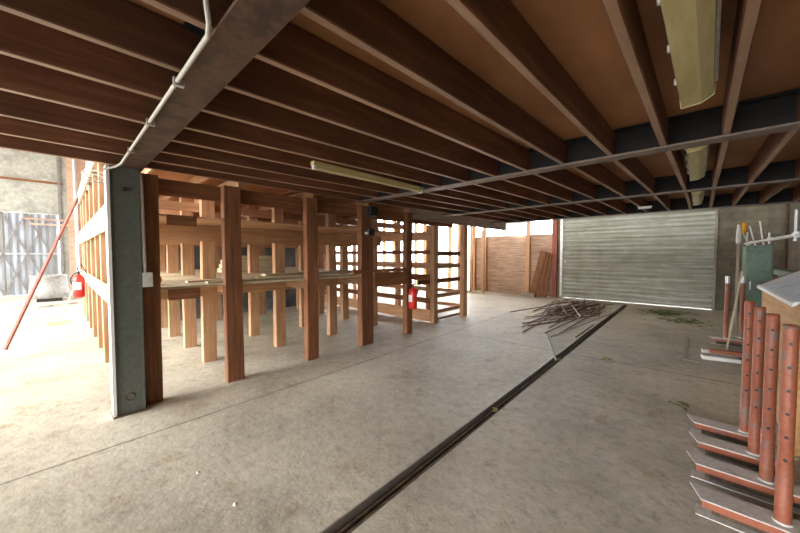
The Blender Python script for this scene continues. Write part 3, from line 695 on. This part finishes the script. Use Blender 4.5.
# ---------------------------------------------------------------- plywood box with sloping lid
t = thing('plywood_box', (.85, 4.6, 0), 'tan plywood box with a sloping streaky grey lid behind the steel stands', 'box')
x0, x1, ya, yb = .605, 1.25, 3.95, 5.95
zl = 1.22; zr = 1.62
obj('side_panel', MB().box(x0, x0 + .02, ya, yb, .0, zl - .01), M['box_ply'], t)
obj('side_panel', MB().box(x1 - .02, x1, ya, yb, .0, zr - .03), M['box_ply'], t)
for y in (ya + .02, yb - .04):
    obj('end_panel', MB().add([(x, yy, z) for yy in (y, y + .02) for x, z in ((x0 + .02, 0), (x1 - .02, 0), (x1 - .02, zr - .03), (x0 + .02, zl - .01))],
        [(0, 1, 2, 3), (7, 6, 5, 4), (0, 4, 5, 1), (1, 5, 6, 2), (2, 6, 7, 3), (3, 7, 4, 0)]), M['box_ply'], t)
def slope(xa, xb, yc, yd, th, up):
    za = zl + (zr - zl) * (xa - x0) / (x1 - x0) + up; zb = zl + (zr - zl) * (xb - x0) / (x1 - x0) + up
    return MB().add([(xa, yc, za), (xb, yc, zb), (xb, yd, zb), (xa, yd, za), (xa, yc, za + th), (xb, yc, zb + th), (xb, yd, zb + th), (xa, yd, za + th)],
                    [(0, 3, 2, 1), (4, 5, 6, 7), (0, 1, 5, 4), (1, 2, 6, 5), (2, 3, 7, 6), (3, 0, 4, 7)])
obj('lid', slope(x0 - .02, x1 + .02, ya, yb, .02, .0), M['lid'], t)
obj('lid_edge', slope(x0 - .045, x0 - .02, ya - .02, yb, .03, -.002), M['white'], t)
obj('lid_edge', slope(x0 - .02, x1 + .02, yb, yb + .03, .03, 0), M['old_x'], t)

# ---------------------------------------------------------------- green cabinet
t = thing('green_cabinet', (.95, 9.1, 0), 'faded green painted metal cabinet against the right wall behind the stands', 'cabinet')
obj('cabinet_body', MB().box(.68, 1.03, 8.9, 9.5, .03, 1.78), M['machine'], t, None, .01)
dr = obj('door', MB().box(.70, 1.01, 8.88, 8.898, .1, 1.72), M['machine'], t, None, .004)
obj('door_handle', MB().box(.74, .76, 8.85, 8.88, .95, 1.1), M['galv'], dr)
for (x, y) in ((.7, 8.92), (.96, 8.92), (.7, 9.45), (.96, 9.45)): obj('foot', MB().box(x, x + .04, y, y + .04, 0, .03), M['black'], t)
t = thing('green_machine', (1.3, 7.2, 0), 'low green steel bench beside the plywood box', 'bench')
obj('bench_top', MB().box(.95, 1.66, 6.6, 8.2, 1.28, 1.36), M['machine'], t)
for (x, y) in ((1.0, 6.65), (1.56, 6.65), (1.0, 8.1), (1.56, 8.1)): obj('leg', MB().box(x, x + .06, y, y + .06, 0, 1.28), M['machine'], t)

# ---------------------------------------------------------------- peg rail and its post
t = thing('peg_rail', (.8, 5.5, 0), 'long cream pipe rail with upright metal pegs in front of the right wall', 'rail')
obj('rail_pipe', MB().tube([(.8, 4.9, 1.815), (.8, 10.7, 1.855)], .022, 10), M['conduit'], t)
for y in (5.55, 7.31, 9.6):
    obj('collar', MB().tube([(.8, y - .03, 1.82 + .007 * (y - 5)), (.8, y + .03, 1.82 + .007 * (y - 5))], .034, 12), M['galv'], t)
for k, (y, h, a) in enumerate(((5.59, .30, 0), (7.35, .12, 0), (7.9, .34, -.05), (8.9, .32, -.08), (9.9, .26, -.1), (10.3, .26, 0))):
    z = 1.80 + .007 * (y - 4.9)
    obj('peg', MB().tube([(.8, y, z - .05), (.8 + a, y, z + h)], .013 if k else .015, 8), M['galv'], t)
for y in (4.95, 10.65):
    obj('support_post', MB().bar((.8, y, 0), (.8, y, 1.83), .05, .05) if y > 6 else MB().tube([(.8, y, 1.816), (1.3, y, 1.816), (1.69, y, 1.816)], .02, 8), M['black'] if y > 6 else M['galv'], t)
t = thing('lamp_pole', (.62, 9.6, 0), 'slim post topped by a white and amber lamp left of the green cabinet', 'lamp')
obj('pole', MB().box(.605, .645, 9.585, 9.625, 0, 1.84), M['grey_z'], t)
obj('lamp_body', MB().lathe((.625, 9.6, 1.84), [(.001, 0), (.035, 0), (.04, .05), (.038, .2), (.025, .38), (.001, .40)], 12), M['white'], t)
obj('amber_lens', MB().lathe((.70, 9.6, 2.05), [(.001, 0), (.04, 0), (.045, .08), (.04, .2), (.001, .22)], 12), M['amber'], t)
single('wall_pipe', MB().tube([(XR - .05, 12.5, 0), (XR - .05, 12.5, 3.0)], .03), M['beam'], 'thin dark vertical pipe in the far right corner', 'pipe')

# ---------------------------------------------------------------- camera, sky, sun
cam = bpy.data.cameras.new('camera'); co = bpy.data.objects.new('camera', cam); C.objects.link(co)
cam.sensor_width = 36; cam.lens = 36 * 318 / 800; cam.clip_start = .05; cam.clip_end = 300
co.location = (0, 0, 1.6); co.rotation_euler = (PI / 2 - math.atan(11.5 / 318), 0, math.radians(43)); sc.camera = co

w = bpy.data.worlds.new('world'); sc.world = w; w.use_nodes = True
nt = w.node_tree; bg = nt.nodes['Background']
tc = nt.nodes.new('ShaderNodeTexCoord'); sp = nt.nodes.new('ShaderNodeSeparateXYZ'); nt.links.new(tc.outputs['Generated'], sp.inputs[0])
r = ramp(nt, sp.outputs['Z'], [(0, (.80, .86, .95)), (.5, (1.0, 1.0, 1.0))]); nt.links.new(r.outputs[0], bg.inputs[0])
mt = nt.nodes.new('ShaderNodeMapRange'); mt.inputs[1].default_value = .2; mt.inputs[2].default_value = .8; mt.inputs[3].default_value = 3.0; mt.inputs[4].default_value = 9.0
nt.links.new(sp.outputs['Y'], mt.inputs[0]); nt.links.new(mt.outputs[0], bg.inputs[1])   # the overcast sky is brightest behind the far wall
sun = bpy.data.lights.new('sun', 'SUN'); so = bpy.data.objects.new('sun', sun); C.objects.link(so)
sun.energy = 4.2; sun.angle = math.radians(50); sun.color = (1, .96, .9)
so.location = (-12, -12, 12); so.rotation_euler = Vector((-.10, 1, -.38)).to_track_quat('-Z', 'Y').to_euler()
sc.view_settings.view_transform = 'Standard'; sc.view_settings.look = 'None'; sc.view_settings.gamma = 1
sc.view_settings.use_curve_mapping = False
sc.view_settings.exposure = 1.3
